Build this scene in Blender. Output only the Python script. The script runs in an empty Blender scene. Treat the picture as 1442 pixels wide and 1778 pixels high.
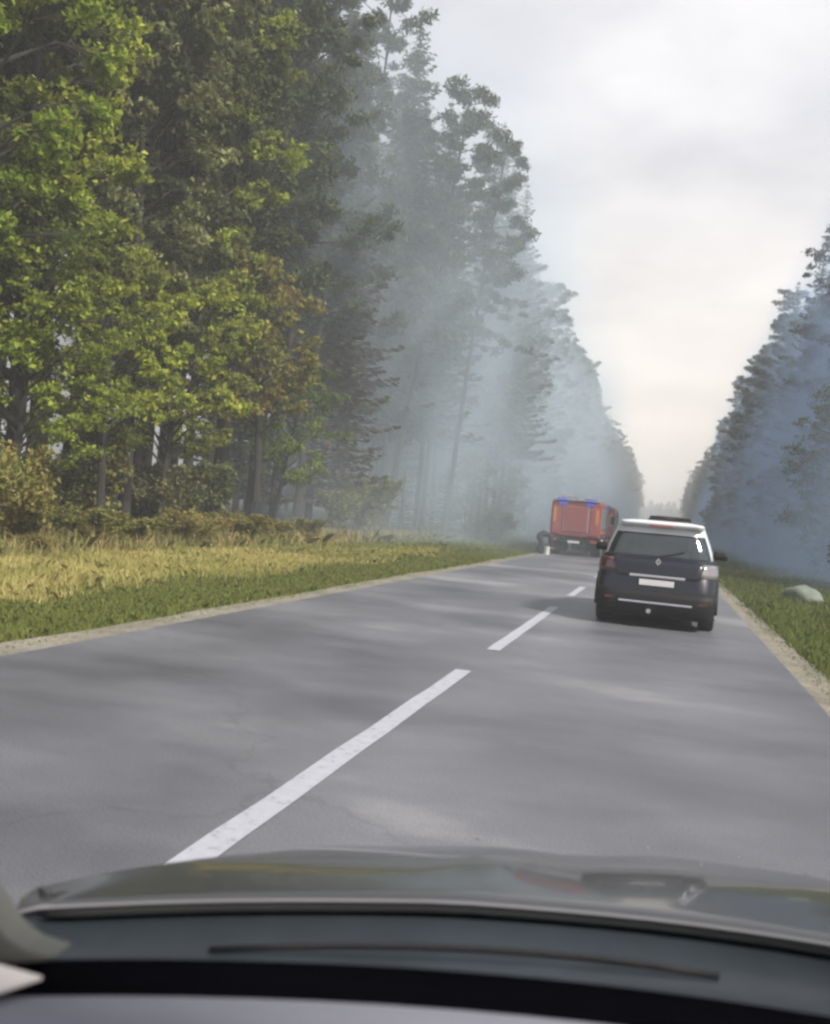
import bpy, bmesh, math, random
import numpy as np
from mathutils import Vector, Matrix

random.seed(7)
rng = np.random.default_rng(7)
sc = bpy.context.scene
COL = sc.collection
R = math.radians

# ------------------------------------------------------------------ camera
CAM = Vector((1.75, 0.0, 1.45))
F = 1600.0 / 1442.0                       # focal length / picture width
cd = bpy.data.cameras.new('camera')
cam = bpy.data.objects.new('camera', cd); COL.objects.link(cam)
cd.sensor_fit = 'HORIZONTAL'; cd.sensor_width = 36; cd.lens = 36 * F
cd.clip_start = 0.05; cd.clip_end = 5000
fwd = Vector((0.2694, -0.0206, -1)).normalized()          # world +Y seen by the camera
hor = Vector((math.cos(R(5)), -math.sin(R(5)), 0))        # the horizon's slope in the frame
upc = hor.cross(fwd); upc.normalize()
if upc.y < 0: upc = -upc
rtc = fwd.cross(upc).normalized()
M = Matrix((rtc, fwd, upc)).to_4x4(); M.translation = CAM
cam.matrix_world = M
sc.camera = cam
cd.dof.use_dof = True; cd.dof.focus_distance = 16; cd.dof.aperture_fstop = 6.5

# ------------------------------------------------------------------ world, sun
SUN_EL, SUN_AZ = 42, 118                  # azimuth clockwise from +Y
w = bpy.data.worlds.new('World'); sc.world = w; w.use_nodes = True
nt = w.node_tree; nt.nodes.clear()
def N(nt, t, **kw):
    n = nt.nodes.new(t)
    for k, v in kw.items(): setattr(n, k, v)
    return n
out = N(nt, 'ShaderNodeOutputWorld')
sky = N(nt, 'ShaderNodeTexSky', sky_type='NISHITA', sun_disc=False)
sky.sun_elevation = R(SUN_EL); sky.sun_rotation = R(SUN_AZ); sky.dust_density = 3
b1 = N(nt, 'ShaderNodeBackground'); b1.inputs[1].default_value = 0.1
nt.links.new(sky.outputs[0], b1.inputs[0])
b2 = N(nt, 'ShaderNodeBackground'); b2.inputs[1].default_value = .92
tc = N(nt, 'ShaderNodeTexCoord')
sep = N(nt, 'ShaderNodeSeparateXYZ'); nt.links.new(tc.outputs['Generated'], sep.inputs[0])
# cloud layer: project the direction on a flat deck
add = N(nt, 'ShaderNodeMath', operation='ADD'); add.inputs[1].default_value = 0.12
ab = N(nt, 'ShaderNodeMath', operation='MAXIMUM'); ab.inputs[1].default_value = 0.0
nt.links.new(sep.outputs[2], ab.inputs[0]); nt.links.new(ab.outputs[0], add.inputs[0])
dx = N(nt, 'ShaderNodeMath', operation='DIVIDE'); dy = N(nt, 'ShaderNodeMath', operation='DIVIDE')
nt.links.new(sep.outputs[0], dx.inputs[0]); nt.links.new(add.outputs[0], dx.inputs[1])
nt.links.new(sep.outputs[1], dy.inputs[0]); nt.links.new(add.outputs[0], dy.inputs[1])
cmb = N(nt, 'ShaderNodeCombineXYZ'); nt.links.new(dx.outputs[0], cmb.inputs[0]); nt.links.new(dy.outputs[0], cmb.inputs[1])
cn = N(nt, 'ShaderNodeTexNoise'); cn.inputs['Scale'].default_value = 1.1; cn.inputs['Detail'].default_value = 5
cn.inputs['Roughness'].default_value = 0.5
nt.links.new(cmb.outputs[0], cn.inputs['Vector'])
cr = N(nt, 'ShaderNodeValToRGB'); cr.color_ramp.elements[0].position = 0.38; cr.color_ramp.elements[1].position = 0.6
cr.color_ramp.elements[0].color = (0.53, 0.535, 0.575, 1); cr.color_ramp.elements[1].color = (0.80, 0.78, 0.785, 1)
nt.links.new(cn.outputs[0], cr.inputs[0])
hz = N(nt, 'ShaderNodeMapRange'); hz.inputs[1].default_value = 0.02; hz.inputs[2].default_value = 0.40
nt.links.new(sep.outputs[2], hz.inputs[0])
mx = N(nt, 'ShaderNodeMix', data_type='RGBA'); nt.links.new(hz.outputs[0], mx.inputs[0])
mx.inputs[6].default_value = (0.90, 0.80, 0.68, 1); nt.links.new(cr.outputs[0], mx.inputs[7])
nt.links.new(mx.outputs[2], b2.inputs[0])
ms = N(nt, 'ShaderNodeMixShader'); ms.inputs[0].default_value = 0.9
nt.links.new(b1.outputs[0], ms.inputs[1]); nt.links.new(b2.outputs[0], ms.inputs[2])
nt.links.new(ms.outputs[0], out.inputs[0])

sd = bpy.data.lights.new('sun', 'SUN'); sd.energy = 4.6; sd.angle = R(7); sd.color = (1, 0.93, 0.80)
so = bpy.data.objects.new('sun', sd); COL.objects.link(so)
sdir = Vector((math.sin(R(SUN_AZ)) * math.cos(R(SUN_EL)), math.cos(R(SUN_AZ)) * math.cos(R(SUN_EL)), math.sin(R(SUN_EL))))
so.rotation_euler = sdir.to_track_quat('Z', 'Y').to_euler(); so.location = (30, -10, 40)

sc.view_settings.view_transform = 'Standard'; sc.view_settings.look = 'None'
sc.view_settings.gamma = 1; sc.view_settings.use_curve_mapping = False
sc.view_settings.exposure = 0.58
cy = sc.cycles
cy.use_denoising = True
try: cy.denoiser = 'OPENIMAGEDENOISE'
except Exception: pass
cy.max_bounces = 7; cy.diffuse_bounces = 3; cy.glossy_bounces = 3; cy.transmission_bounces = 4
cy.volume_bounces = 2; cy.transparent_max_bounces = 8
cy.use_adaptive_sampling = True; cy.adaptive_threshold = 0.02
cy.volume_step_rate = 1.0; cy.volume_max_steps = 96
cy.pixel_filter_type = 'BLACKMAN_HARRIS'; cy.filter_width = 2.6
cy.sample_clamp_indirect = 4

# ------------------------------------------------------------------ materials
def new_mat(name):
    m = bpy.data.materials.new(name); m.use_nodes = True; m.node_tree.nodes.clear()
    o = N(m.node_tree, 'ShaderNodeOutputMaterial')
    return m, m.node_tree, o
def ramp(nt, stops, src):
    r = N(nt, 'ShaderNodeValToRGB'); e = r.color_ramp.elements
    while len(e) < len(stops): e.new(0.5)
    for i, (p, c) in enumerate(stops): e[i].position = p; e[i].color = (*c, 1)
    nt.links.new(src, r.inputs[0]); return r
def noise(nt, scale, detail=4, vec=None, rough=0.55):
    n = N(nt, 'ShaderNodeTexNoise'); n.inputs['Scale'].default_value = scale; n.inputs['Detail'].default_value = detail
    n.inputs['Roughness'].default_value = rough
    if vec is not None: nt.links.new(vec, n.inputs['Vector'])
    return n
def mixc(nt, f, a, b, mode='MIX'):
    m = N(nt, 'ShaderNodeMix', data_type='RGBA', blend_type=mode)
    for i, v in ((0, f), (6, a), (7, b)):
        if hasattr(v, 'links'): nt.links.new(v, m.inputs[i])
        elif i == 0: m.inputs[0].default_value = v
        else: m.inputs[i].default_value = (*v, 1)
    return m.outputs[2]
def simple(name, col, rough=0.6, metal=0.0, coat=0.0, bump=0.0, bscale=40, var=0.12, nscale=3, spec=0.5, emit=None, estr=0):
    m, nt, o = new_mat(name)
    p = N(nt, 'ShaderNodeBsdfPrincipled'); nt.links.new(p.outputs[0], o.inputs[0])
    tc = N(nt, 'ShaderNodeTexCoord')
    n = noise(nt, nscale, 5, tc.outputs['Object'])
    a = tuple(c * (1 - var) for c in col); b = tuple(min(1, c * (1 + var)) for c in col)
    r = ramp(nt, [(0.3, a), (0.7, b)], n.outputs[0])
    nt.links.new(r.outputs[0], p.inputs['Base Color'])
    p.inputs['Roughness'].default_value = rough; p.inputs['Metallic'].default_value = metal
    p.inputs['Coat Weight'].default_value = coat; p.inputs['Coat Roughness'].default_value = 0.06
    p.inputs['Specular IOR Level'].default_value = spec
    if emit: p.inputs['Emission Color'].default_value = (*emit, 1); p.inputs['Emission Strength'].default_value = estr
    if bump:
        n2 = noise(nt, bscale, 4, tc.outputs['Object']); bp = N(nt, 'ShaderNodeBump')
        bp.inputs['Strength'].default_value = bump; bp.inputs['Distance'].default_value = 0.02
        nt.links.new(n2.outputs[0], bp.inputs['Height']); nt.links.new(bp.outputs[0], p.inputs['Normal'])
    return m
def leaf_mat(name, stops, alt, trans=0.35, altw=0.5, altpos=(0.45, 0.62), nsc=0.35):
    """stops: colour over the leaves at random; alt: second colour spread in patches through the crown"""
    m, nt, o = new_mat(name)
    g = N(nt, 'ShaderNodeNewGeometry'); oi = N(nt, 'ShaderNodeObjectInfo')
    tc = N(nt, 'ShaderNodeTexCoord')
    r = ramp(nt, stops, g.outputs['Random Per Island'])
    n = noise(nt, nsc, 2, g.outputs['Position'])
    mr = N(nt, 'ShaderNodeMapRange'); mr.inputs[1].default_value = altpos[0]; mr.inputs[2].default_value = altpos[1]
    mr.inputs[4].default_value = altw
    nt.links.new(n.outputs[0], mr.inputs[0])
    c = mixc(nt, mr.outputs[0], r.outputs[0], alt)
    hs = N(nt, 'ShaderNodeHueSaturation')
    m1 = N(nt, 'ShaderNodeMapRange'); m1.inputs[3].default_value = 0.485; m1.inputs[4].default_value = 0.515
    nt.links.new(oi.outputs['Random'], m1.inputs[0]); nt.links.new(m1.outputs[0], hs.inputs['Hue'])
    m2 = N(nt, 'ShaderNodeMapRange'); m2.inputs[3].default_value = 1.15; m2.inputs[4].default_value = 0.8
    nt.links.new(oi.outputs['Random'], m2.inputs[0]); nt.links.new(m2.outputs[0], hs.inputs['Value'])
    nt.links.new(c, hs.inputs['Color'])
    d = N(nt, 'ShaderNodeBsdfDiffuse'); t = N(nt, 'ShaderNodeBsdfTranslucent')
    nt.links.new(hs.outputs[0], d.inputs[0]); nt.links.new(hs.outputs[0], t.inputs[0])
    s = N(nt, 'ShaderNodeMixShader'); s.inputs[0].default_value = trans
    nt.links.new(d.outputs[0], s.inputs[1]); nt.links.new(t.outputs[0], s.inputs[2])
    nt.links.new(s.outputs[0], o.inputs[0])
    return m

MAT = {}
MAT['leaf_bright'] = leaf_mat('bright_leaf', [(0, (.10, .15, .025)), (.5, (.22, .29, .04)), (1, (.43, .48, .09))], (.08, .095, .04), trans=.45, altw=.7)
MAT['leaf_olive'] = leaf_mat('olive_leaf', [(0, (.075, .095, .04)), (.6, (.16, .185, .07)), (1, (.32, .34, .16))], (.12, .115, .06), trans=.4, altw=.6)
MAT['leaf_autumn'] = leaf_mat('autumn_leaf', [(0, (.13, .16, .035)), (.6, (.22, .21, .05)), (1, (.36, .31, .09))], (.28, .18, .06), altw=.65)
MAT['leaf_shrub'] = leaf_mat('shrub_leaf', [(0, (.10, .12, .035)), (.6, (.20, .20, .06)), (1, (.36, .33, .14))], (.20, .15, .05), altw=.5, nsc=.9)
MAT['needle_pine'] = leaf_mat('pine_needle', [(0, (.045, .06, .03)), (1, (.10, .125, .055))], (.065, .065, .035), trans=.15, altw=.5)
MAT['needle_spruce'] = leaf_mat('spruce_needle', [(0, (.03, .045, .028)), (1, (.075, .095, .05))], (.05, .055, .035), trans=.1, altw=.5)
MAT['needle_brown'] = leaf_mat('dying_needle', [(0, (.065, .05, .04)), (1, (.12, .095, .07))], (.06, .06, .04), trans=.1, altw=.7)
MAT['grass_green'] = leaf_mat('mown_grass', [(0, (.085, .12, .035)), (.7, (.135, .165, .05)), (1, (.22, .23, .08))], (.14, .155, .055), trans=.3, altw=.5, nsc=.5)
MAT['grass_dry'] = leaf_mat('dry_grass', [(0, (.28, .27, .085)), (.6, (.43, .39, .15)), (1, (.60, .52, .26))], (.22, .25, .07), trans=.35, altw=.7, nsc=.45)
MAT['bracken'] = leaf_mat('bracken', [(0, (.20, .17, .07)), (.6, (.38, .31, .14)), (1, (.56, .46, .25))], (.16, .19, .06), trans=.3, altw=.7, nsc=.7)
MAT['bark_pine'] = simple('pine_bark', (.026, .022, .022), .95, bump=.6, bscale=14, var=.35, nscale=5)
MAT['bark_grey'] = simple('grey_bark', (.024, .022, .022), .95, bump=.5, bscale=18, var=.35, nscale=5)
MAT['earth'] = simple('forest_floor', (.075, .058, .038), 1, bump=.8, bscale=3, var=.45, nscale=.8)
MAT['black_paint'] = simple('black_car_paint', (.006, .008, .016), .3, coat=.35, spec=.3, var=.1)
MAT['silver_paint'] = simple('silver_car_paint', (.52, .55, .60), .32, metal=.0, coat=1, var=.04)
MAT['dark_glass'] = simple('tinted_glass', (.02, .028, .034), .06, var=.1, spec=.9)
MAT['chrome'] = simple('chrome_trim', (.75, .75, .8), .2, metal=1, var=.03)
MAT['black_plastic'] = simple('black_plastic', (.008, .008, .010), .6, spec=.25, var=.15, bump=.15, bscale=120)
MAT['rubber'] = simple('tyre_rubber', (.02, .02, .02), .85, var=.2)
MAT['rim'] = simple('alloy_rim', (.35, .35, .37), .35, metal=.9)
MAT['red_paint'] = simple('fire_red_paint', (.27, .042, .04), .4, coat=.5, var=.15, nscale=1.5)
MAT['red_shutter'] = simple('shutter_red', (.25, .06, .06), .5, var=.12)
MAT['orange'] = simple('orange_stripe', (.46, .17, .05), .5, var=.1)
MAT['grey_metal'] = simple('grey_metal', (.30, .31, .33), .45, metal=.6, var=.15)
MAT['blue_light'] = simple('blue_beacon', (.04, .05, .40), .25, emit=(.08, .10, .6), estr=.22)
MAT['lens_red'] = simple('tail_lamp_red', (.25, .01, .012), .15, coat=1)
MAT['lens_pale'] = simple('tail_lamp_pale', (.15, .145, .16), .15, coat=1)
MAT['lens_dark'] = simple('tail_lamp_dark', (.06, .012, .016), .15, coat=1)
MAT['plate'] = simple('number_plate_white', (.5, .5, .53), .45, var=.04)
MAT['boulder'] = simple('pale_boulder', (.13, .155, .135), .9, bump=.8, bscale=6, var=.25)
MAT['cloth_dark'] = simple('dark_workwear', (.022, .026, .034), .9, var=.2)
MAT['skin'] = simple('skin', (.42, .26, .2), .6)
MAT['white_plastic'] = simple('white_plastic', (.45, .45, .44), .5)

def road_mat():
    m, nt, o = new_mat('asphalt')
    p = N(nt, 'ShaderNodeBsdfPrincipled'); nt.links.new(p.outputs[0], o.inputs[0])
    tc = N(nt, 'ShaderNodeTexCoord')
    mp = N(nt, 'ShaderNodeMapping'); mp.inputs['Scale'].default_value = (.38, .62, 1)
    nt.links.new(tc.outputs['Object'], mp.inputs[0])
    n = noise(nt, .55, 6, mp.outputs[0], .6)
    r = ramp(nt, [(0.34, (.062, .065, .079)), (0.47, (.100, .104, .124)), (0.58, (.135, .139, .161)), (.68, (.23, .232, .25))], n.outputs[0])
    # wheel tracks polished lighter / darker bands
    sx = N(nt, 'ShaderNodeSeparateXYZ'); nt.links.new(tc.outputs['Object'], sx.inputs[0])
    mpl = N(nt, 'ShaderNodeMath', operation='MULTIPLY'); mpl.inputs[1].default_value = 3.7
    nt.links.new(sx.outputs[0], mpl.inputs[0])
    sn = N(nt, 'ShaderNodeMath', operation='SINE'); nt.links.new(mpl.outputs[0], sn.inputs[0])
    mr = N(nt, 'ShaderNodeMapRange'); mr.inputs[1].default_value = -1; mr.inputs[3].default_value = .93; mr.inputs[4].default_value = 1.06
    nt.links.new(sn.outputs[0], mr.inputs[0])
    c = mixc(nt, 1.0, r.outputs[0], mr.outputs[0], 'MULTIPLY')
    f = noise(nt, 90, 3, tc.outputs['Object'])
    rf = ramp(nt, [(0.35, (.72, .72, .72)), (0.65, (1.2, 1.2, 1.2))], f.outputs[0])
    c = mixc(nt, 1.0, c, rf.outputs[0], 'MULTIPLY')
    # sealed cracks
    v = N(nt, 'ShaderNodeTexVoronoi', feature='DISTANCE_TO_EDGE'); v.inputs['Scale'].default_value = .16
    wv = noise(nt, 1.5, 4, tc.outputs['Object'])
    vm = N(nt, 'ShaderNodeVectorMath', operation='MULTIPLY_ADD'); vm.inputs[1].default_value = (1.2, 1.2, 0)
    nt.links.new(wv.outputs['Color'], vm.inputs[0]); nt.links.new(tc.outputs['Object'], vm.inputs[2])
    nt.links.new(vm.outputs[0], v.inputs['Vector'])
    rc = ramp(nt, [(0.0, (.82, .82, .82)), (0.003, (1, 1, 1))], v.outputs['Distance'])
    c = mixc(nt, 1.0, c, rc.outputs[0], 'MULTIPLY')
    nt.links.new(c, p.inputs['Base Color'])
    rr = N(nt, 'ShaderNodeMapRange'); rr.inputs[3].default_value = .42; rr.inputs[4].default_value = .62
    nt.links.new(n.outputs[0], rr.inputs[0]); nt.links.new(rr.outputs[0], p.inputs['Roughness'])
    b = N(nt, 'ShaderNodeBump'); b.inputs['Strength'].default_value = .35; b.inputs['Distance'].default_value = .006
    nt.links.new(f.outputs[0], b.inputs['Height']); nt.links.new(b.outputs[0], p.inputs['Normal'])
    return m
MAT['asphalt'] = road_mat()
def paint_mat():
    m, nt, o = new_mat('worn_road_paint')
    p = N(nt, 'ShaderNodeBsdfPrincipled'); nt.links.new(p.outputs[0], o.inputs[0])
    tc = N(nt, 'ShaderNodeTexCoord')
    n = noise(nt, 14, 6, tc.outputs['Object'], .7)
    r = ramp(nt, [(0.30, (.17, .17, .19)), (0.44, (.31, .325, .38)), (.8, (.37, .385, .44))], n.outputs[0])
    nt.links.new(r.outputs[0], p.inputs['Base Color']); p.inputs['Roughness'].default_value = .6
    return m
MAT['paint'] = paint_mat()
def ground_mat(name, a, b, c, s=.6):
    m, nt, o = new_mat(name)
    p = N(nt, 'ShaderNodeBsdfPrincipled'); nt.links.new(p.outputs[0], o.inputs[0])
    tc = N(nt, 'ShaderNodeTexCoord')
    n = noise(nt, s, 8, tc.outputs['Object'], .7)
    r = ramp(nt, [(0.3, a), (0.5, b), (0.72, c)], n.outputs[0])
    f = noise(nt, 25, 5, tc.outputs['Object'], .7)
    rf = ramp(nt, [(0.3, (.6, .6, .6)), (0.7, (1.3, 1.3, 1.3))], f.outputs[0])
    nt.links.new(mixc(nt, 1.0, r.outputs[0], rf.outputs[0], 'MULTIPLY'), p.inputs['Base Color'])
    p.inputs['Roughness'].default_value = 1; p.inputs['Specular IOR Level'].default_value = .1
    b = N(nt, 'ShaderNodeBump'); b.inputs['Strength'].default_value = .8; b.inputs['Distance'].default_value = .03
    nt.links.new(f.outputs[0], b.inputs['Height']); nt.links.new(b.outputs[0], p.inputs['Normal'])
    return m
MAT['shoulder'] = ground_mat('sandy_shoulder', (.13, .125, .10), (.22, .205, .175), (.29, .27, .23), 1.2)
MAT['verge'] = ground_mat('verge_turf', (.07, .10, .03), (.11, .14, .04), (.19, .18, .06), .5)
MAT['verge_dry'] = ground_mat('dry_turf', (.16, .16, .05), (.24, .22, .075), (.33, .28, .11), .5)

# ------------------------------------------------------------------ helpers
def link(o): COL.objects.link(o); return o
def tag(o, label=None, cat=None, group=None, kind=None):
    if label: o['label'] = label
    if cat: o['category'] = cat
    if group: o['group'] = group
    if kind: o['kind'] = kind
    return o
def empty(name, loc=(0, 0, 0), rz=0, **kw):
    o = bpy.data.objects.new(name, None); o.empty_display_size = .3; link(o)
    o.location = loc; o.rotation_euler = (0, 0, rz); return tag(o, **kw)
def mesh_obj(name, me, mats, parent=None, smooth=False, loc=None):
    o = link(bpy.data.objects.new(name, me))
    if not isinstance(mats, (list, tuple)): mats = [mats]
    if not me.materials:
        for m in mats: me.materials.append(MAT[m] if isinstance(m, str) else m)
    if smooth: me.polygons.foreach_set('use_smooth', [True] * len(me.polygons))
    if parent: o.parent = parent
    if loc: o.location = loc
    return o
def poly_mesh(name, V, sides):
    """V: (n, sides, 3) -> mesh of n separate polygons"""
    V = np.asarray(V, np.float32); n = len(V)
    me = bpy.data.meshes.new(name)
    me.vertices.add(n * sides); me.vertices.foreach_set('co', V.reshape(-1))
    me.loops.add(n * sides); me.loops.foreach_set('vertex_index', np.arange(n * sides, dtype=np.int32))
    me.polygons.add(n); me.polygons.foreach_set('loop_start', np.arange(0, n * sides, sides, dtype=np.int32))
    me.update(calc_edges=True); return me
class MB:
    def __init__(s): s.v = []; s.f = []
    def add(s, v, f):
        k = len(s.v); s.v += [tuple(p) for p in v]; s.f += [tuple(i + k for i in q) for q in f]; return s
    def box(s, c, d, rx=0, rz=0, taper=1.0):
        x, y, z = (a / 2 for a in d); v = []
        m = Matrix.Rotation(rz, 3, 'Z') @ Matrix.Rotation(rx, 3, 'X')
        for k in (-1, 1):
            t = taper if k > 0 else 1
            for a, b in ((-1, -1), (1, -1), (1, 1), (-1, 1)):
                v.append(Vector(c) + m @ Vector((a * x * t, b * y * t, k * z)))
        return s.add(v, [(3, 2, 1, 0), (4, 5, 6, 7), (0, 1, 5, 4), (1, 2, 6, 5), (2, 3, 7, 6), (3, 0, 4, 7)])
    def tube(s, pts, rad, n=8, cap=True):
        pts = [Vector(p) for p in pts]
        if not hasattr(rad, '__len__'): rad = [rad] * len(pts)
        v = []; f = []
        ref = None
        for i, p in enumerate(pts):
            d = (pts[min(i + 1, len(pts) - 1)] - pts[max(i - 1, 0)]).normalized()
            if ref is None: ref = Vector((1, 0, 0)) if abs(d.x) < .9 else Vector((0, 1, 0))
            a = d.cross(ref).normalized(); b = d.cross(a).normalized(); ref = b.cross(d) if False else ref
            for k in range(n):
                t = 2 * math.pi * k / n
                v.append(p + (a * math.cos(t) + b * math.sin(t)) * rad[i])
        for i in range(len(pts) - 1):
            for k in range(n):
                f.append((i * n + k, i * n + (k + 1) % n, (i + 1) * n + (k + 1) % n, (i + 1) * n + k))
        if cap: f += [tuple(range(n))[::-1], tuple((len(pts) - 1) * n + k for k in range(n))]
        return s.add(v, f)
    def cyl(s, c, r, h, axis='Z', n=16, r2=None):
        c = Vector(c); a = {'X': Vector((1, 0, 0)), 'Y': Vector((0, 1, 0)), 'Z': Vector((0, 0, 1))}[axis]
        return s.tube([c - a * h / 2, c + a * h / 2], [r, r if r2 is None else r2], n)
    def prism(s, poly, axis, a0, a1):
        n = len(poly); v = []
        for a in (a0, a1):
            for p, q in poly: v.append((a, p, q) if axis == 'X' else (p, a, q) if axis == 'Y' else (p, q, a))
        return s.add(v, [tuple(range(n))[::-1], tuple(range(n, 2 * n))] + [(i, (i + 1) % n, n + (i + 1) % n, n + i) for i in range(n)])
    def loft(s, rings, cap=True):
        n = len(rings[0]); v = [p for r in rings for p in r]; f = []
        for i in range(len(rings) - 1):
            for k in range(n): f.append((i * n + k, i * n + (k + 1) % n, (i + 1) * n + (k + 1) % n, (i + 1) * n + k))
        if cap: f += [tuple(range(n))[::-1], tuple((len(rings) - 1) * n + k for k in range(n))]
        return s.add(v, f)
    def build(s, name, mat, parent=None, bevel=0, sub=0, smooth=False, loc=None):
        me = bpy.data.meshes.new(name); me.from_pydata(s.v, [], s.f); me.update()
        bm = bmesh.new(); bm.from_mesh(me); bmesh.ops.recalc_face_normals(bm, faces=bm.faces); bm.to_mesh(me); bm.free()
        o = mesh_obj(name, me, mat, parent, smooth or sub > 0, loc)
        if bevel:
            b = o.modifiers.new('bevel', 'BEVEL'); b.width = bevel; b.segments = 2; b.limit_method = 'ANGLE'
        if sub:
            b = o.modifiers.new('sub', 'SUBSURF'); b.levels = b.render_levels = sub
        return o
def copy_tree(o, parent=None):
    c = o.copy(); link(c); c.parent = parent
    for ch in [x for x in o.children]: copy_tree(ch, c)
    return c

def rand_dirs(n):
    d = rng.normal(size=(n, 3)); return d / np.linalg.norm(d, axis=1)[:, None]
def leaf_quads(P, size, aspect=.6, up=0.35, droop=None):
    """rhombic leaves at P; size array"""
    n = len(P); a = rand_dirs(n); b = rand_dirs(n)
    if droop is not None: a = a * (1 - droop) + np.array([0, 0, -1.]) * droop; a /= np.linalg.norm(a, axis=1)[:, None]
    nrm = np.cross(a, b); nrm[:, 2] += np.sign(nrm[:, 2]) * up; nrm /= np.linalg.norm(nrm, axis=1)[:, None] + 1e-9
    b = np.cross(nrm, a); b /= np.linalg.norm(b, axis=1)[:, None] + 1e-9
    s = np.asarray(size).reshape(-1, 1)
    V = np.stack([P - a * s * .5, P + b * s * aspect * .5 + nrm * s * .12 - a * s * .08, P + a * s * .55, P - b * s * aspect * .5 + nrm * s * .12 - a * s * .08], 1)
    return V
def clump(c, r, n, flat=.7, shell=.55):
    d = rand_dirs(n); rad = (shell + (1 - shell) * rng.random(n)) ** 1.0
    rad = np.where(rng.random(n) < .25, rng.random(n), rad)
    p = d * rad[:, None] * r; p[:, 2] *= flat
    return p + np.asarray(c)

# ------------------------------------------------------------------ tree prototypes (mesh pairs trunk, crown)
def deciduous(H, CR, base, nclump, nleaf, leaf, lean=0., seed=0, barkr=.16):
    global rng
    rng = np.random.default_rng(100 + seed)
    mb = MB(); top = H * .93
    pts = []; ph = rng.random() * 6
    for i in range(9):
        t = i / 8; pts.append((lean * t * t + .18 * math.sin(3 * t + ph), .15 * math.cos(4 * t + ph), top * t))
    mb.tube(pts, [barkr * (1.25 if i == 0 else 1) * (1 - .85 * i / 8) + .012 for i in range(9)], 8)
    P = []; S = []
    def tr(z):
        t = min(1, z / top); i = min(7, int(t * 8)); u = t * 8 - i
        return Vector(pts[i]).lerp(Vector(pts[i + 1]), u)
    for k in range(nclump):
        u = (k + rng.random()) / nclump
        z = base + (H - base) * u ** .85
        prof = math.sin(math.pi * min(1, .12 + .86 * u)) ** .6
        ang = k * 2.39996 + rng.normal() * .35
        rr = CR * prof * (.45 + .6 * rng.random())
        c = tr(z * .97) + Vector((math.cos(ang) * rr, math.sin(ang) * rr, rng.normal() * .3))
        st = tr(max(base * .75, z - rr * .75))
        mid = st.lerp(c, .55) + Vector((0, 0, .18 * rr))
        mb.tube([st, mid, c], [.05 * (1 - u * .6) + .012, .026, .008], 5, cap=False)
        cr_ = CR * (.16 + .17 * rng.random())
        n = int(nleaf * (.6 + .8 * rng.random()))
        # sub-sprays make an uneven clump
        m = 7; sub = clump(c, cr_, m, .65, .6)
        for q in sub:
            P.append(clump(q, cr_ * (.35 + .3 * rng.random()), n // m, .6, .2))
            mb.tube([mid, Vector(q)], [.012, .004], 3, cap=False)
    P = np.concatenate(P); V = leaf_quads(P, leaf * (.4 + 1.2 * rng.random(len(P)) ** 1.5), .62)
    t = bpy.data.meshes.new('trunk'); t.from_pydata(mb.v, [], mb.f); t.update()
    return t, poly_mesh('crown', V, 4)
def pine(H, base, CR, nlimb, seed, tuft=.26, ntuft=60, lean=0):
    global rng
    rng = np.random.default_rng(300 + seed)
    mb = MB(); pts = []; ph = rng.random() * 6
    for i in range(8):
        t = i / 7; pts.append((lean * t + .12 * math.sin(4 * t + ph), .1 * math.cos(3 * t + ph), H * .97 * t))
    mb.tube(pts, [.19 * (1 - .8 * i / 7) + (.03 if i == 0 else 0) for i in range(8)], 8)
    def tr(z):
        t = min(1, z / (H * .97)); i = min(6, int(t * 7)); return Vector(pts[i]).lerp(Vector(pts[i + 1]), t * 7 - i)
    # dead snags under the crown
    for k in range(9):
        z = base * (.45 + .5 * rng.random()); a = rng.random() * 6.28; L = .4 + rng.random() * 1.1
        s = tr(z); mb.tube([s, s + Vector((math.cos(a) * L, math.sin(a) * L, -.1 * L))], [.022, .006], 4, cap=False)
    P = []; 
    for k in range(nlimb):
        u = (k + rng.random() * .8) / nlimb; z = base + (H - base) * u
        a = k * 2.39996 + rng.normal() * .4
        L = CR * (.4 + .75 * (1 - u) ** .7) * (.55 + .6 * rng.random())
        s = tr(z); d = Vector((math.cos(a), math.sin(a), .15 + .5 * u))
        e = s + d * L; mid = s + d * L * .5 - Vector((0, 0, .07 * L))
        mb.tube([s, mid, e], [.05 * (1 - u) + .018, .028, .008], 5, cap=False)
        for j in range(3 + int(L * 1.6)):
            q = mid.lerp(e, rng.random() * 1.1) + Vector((rng.normal() * .3, rng.normal() * .3, rng.normal() * .16)) * (L * .45)
            P.append(clump(q, .35 + .3 * rng.random(), ntuft, .55, .3))
    P = np.concatenate(P); V = leaf_quads(P, tuft * (.5 + rng.random(len(P))), .35, up=.1)
    t = bpy.data.meshes.new('trunk'); t.from_pydata(mb.v, [], mb.f); t.update()
    return t, poly_mesh('crown', V, 4)
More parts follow.
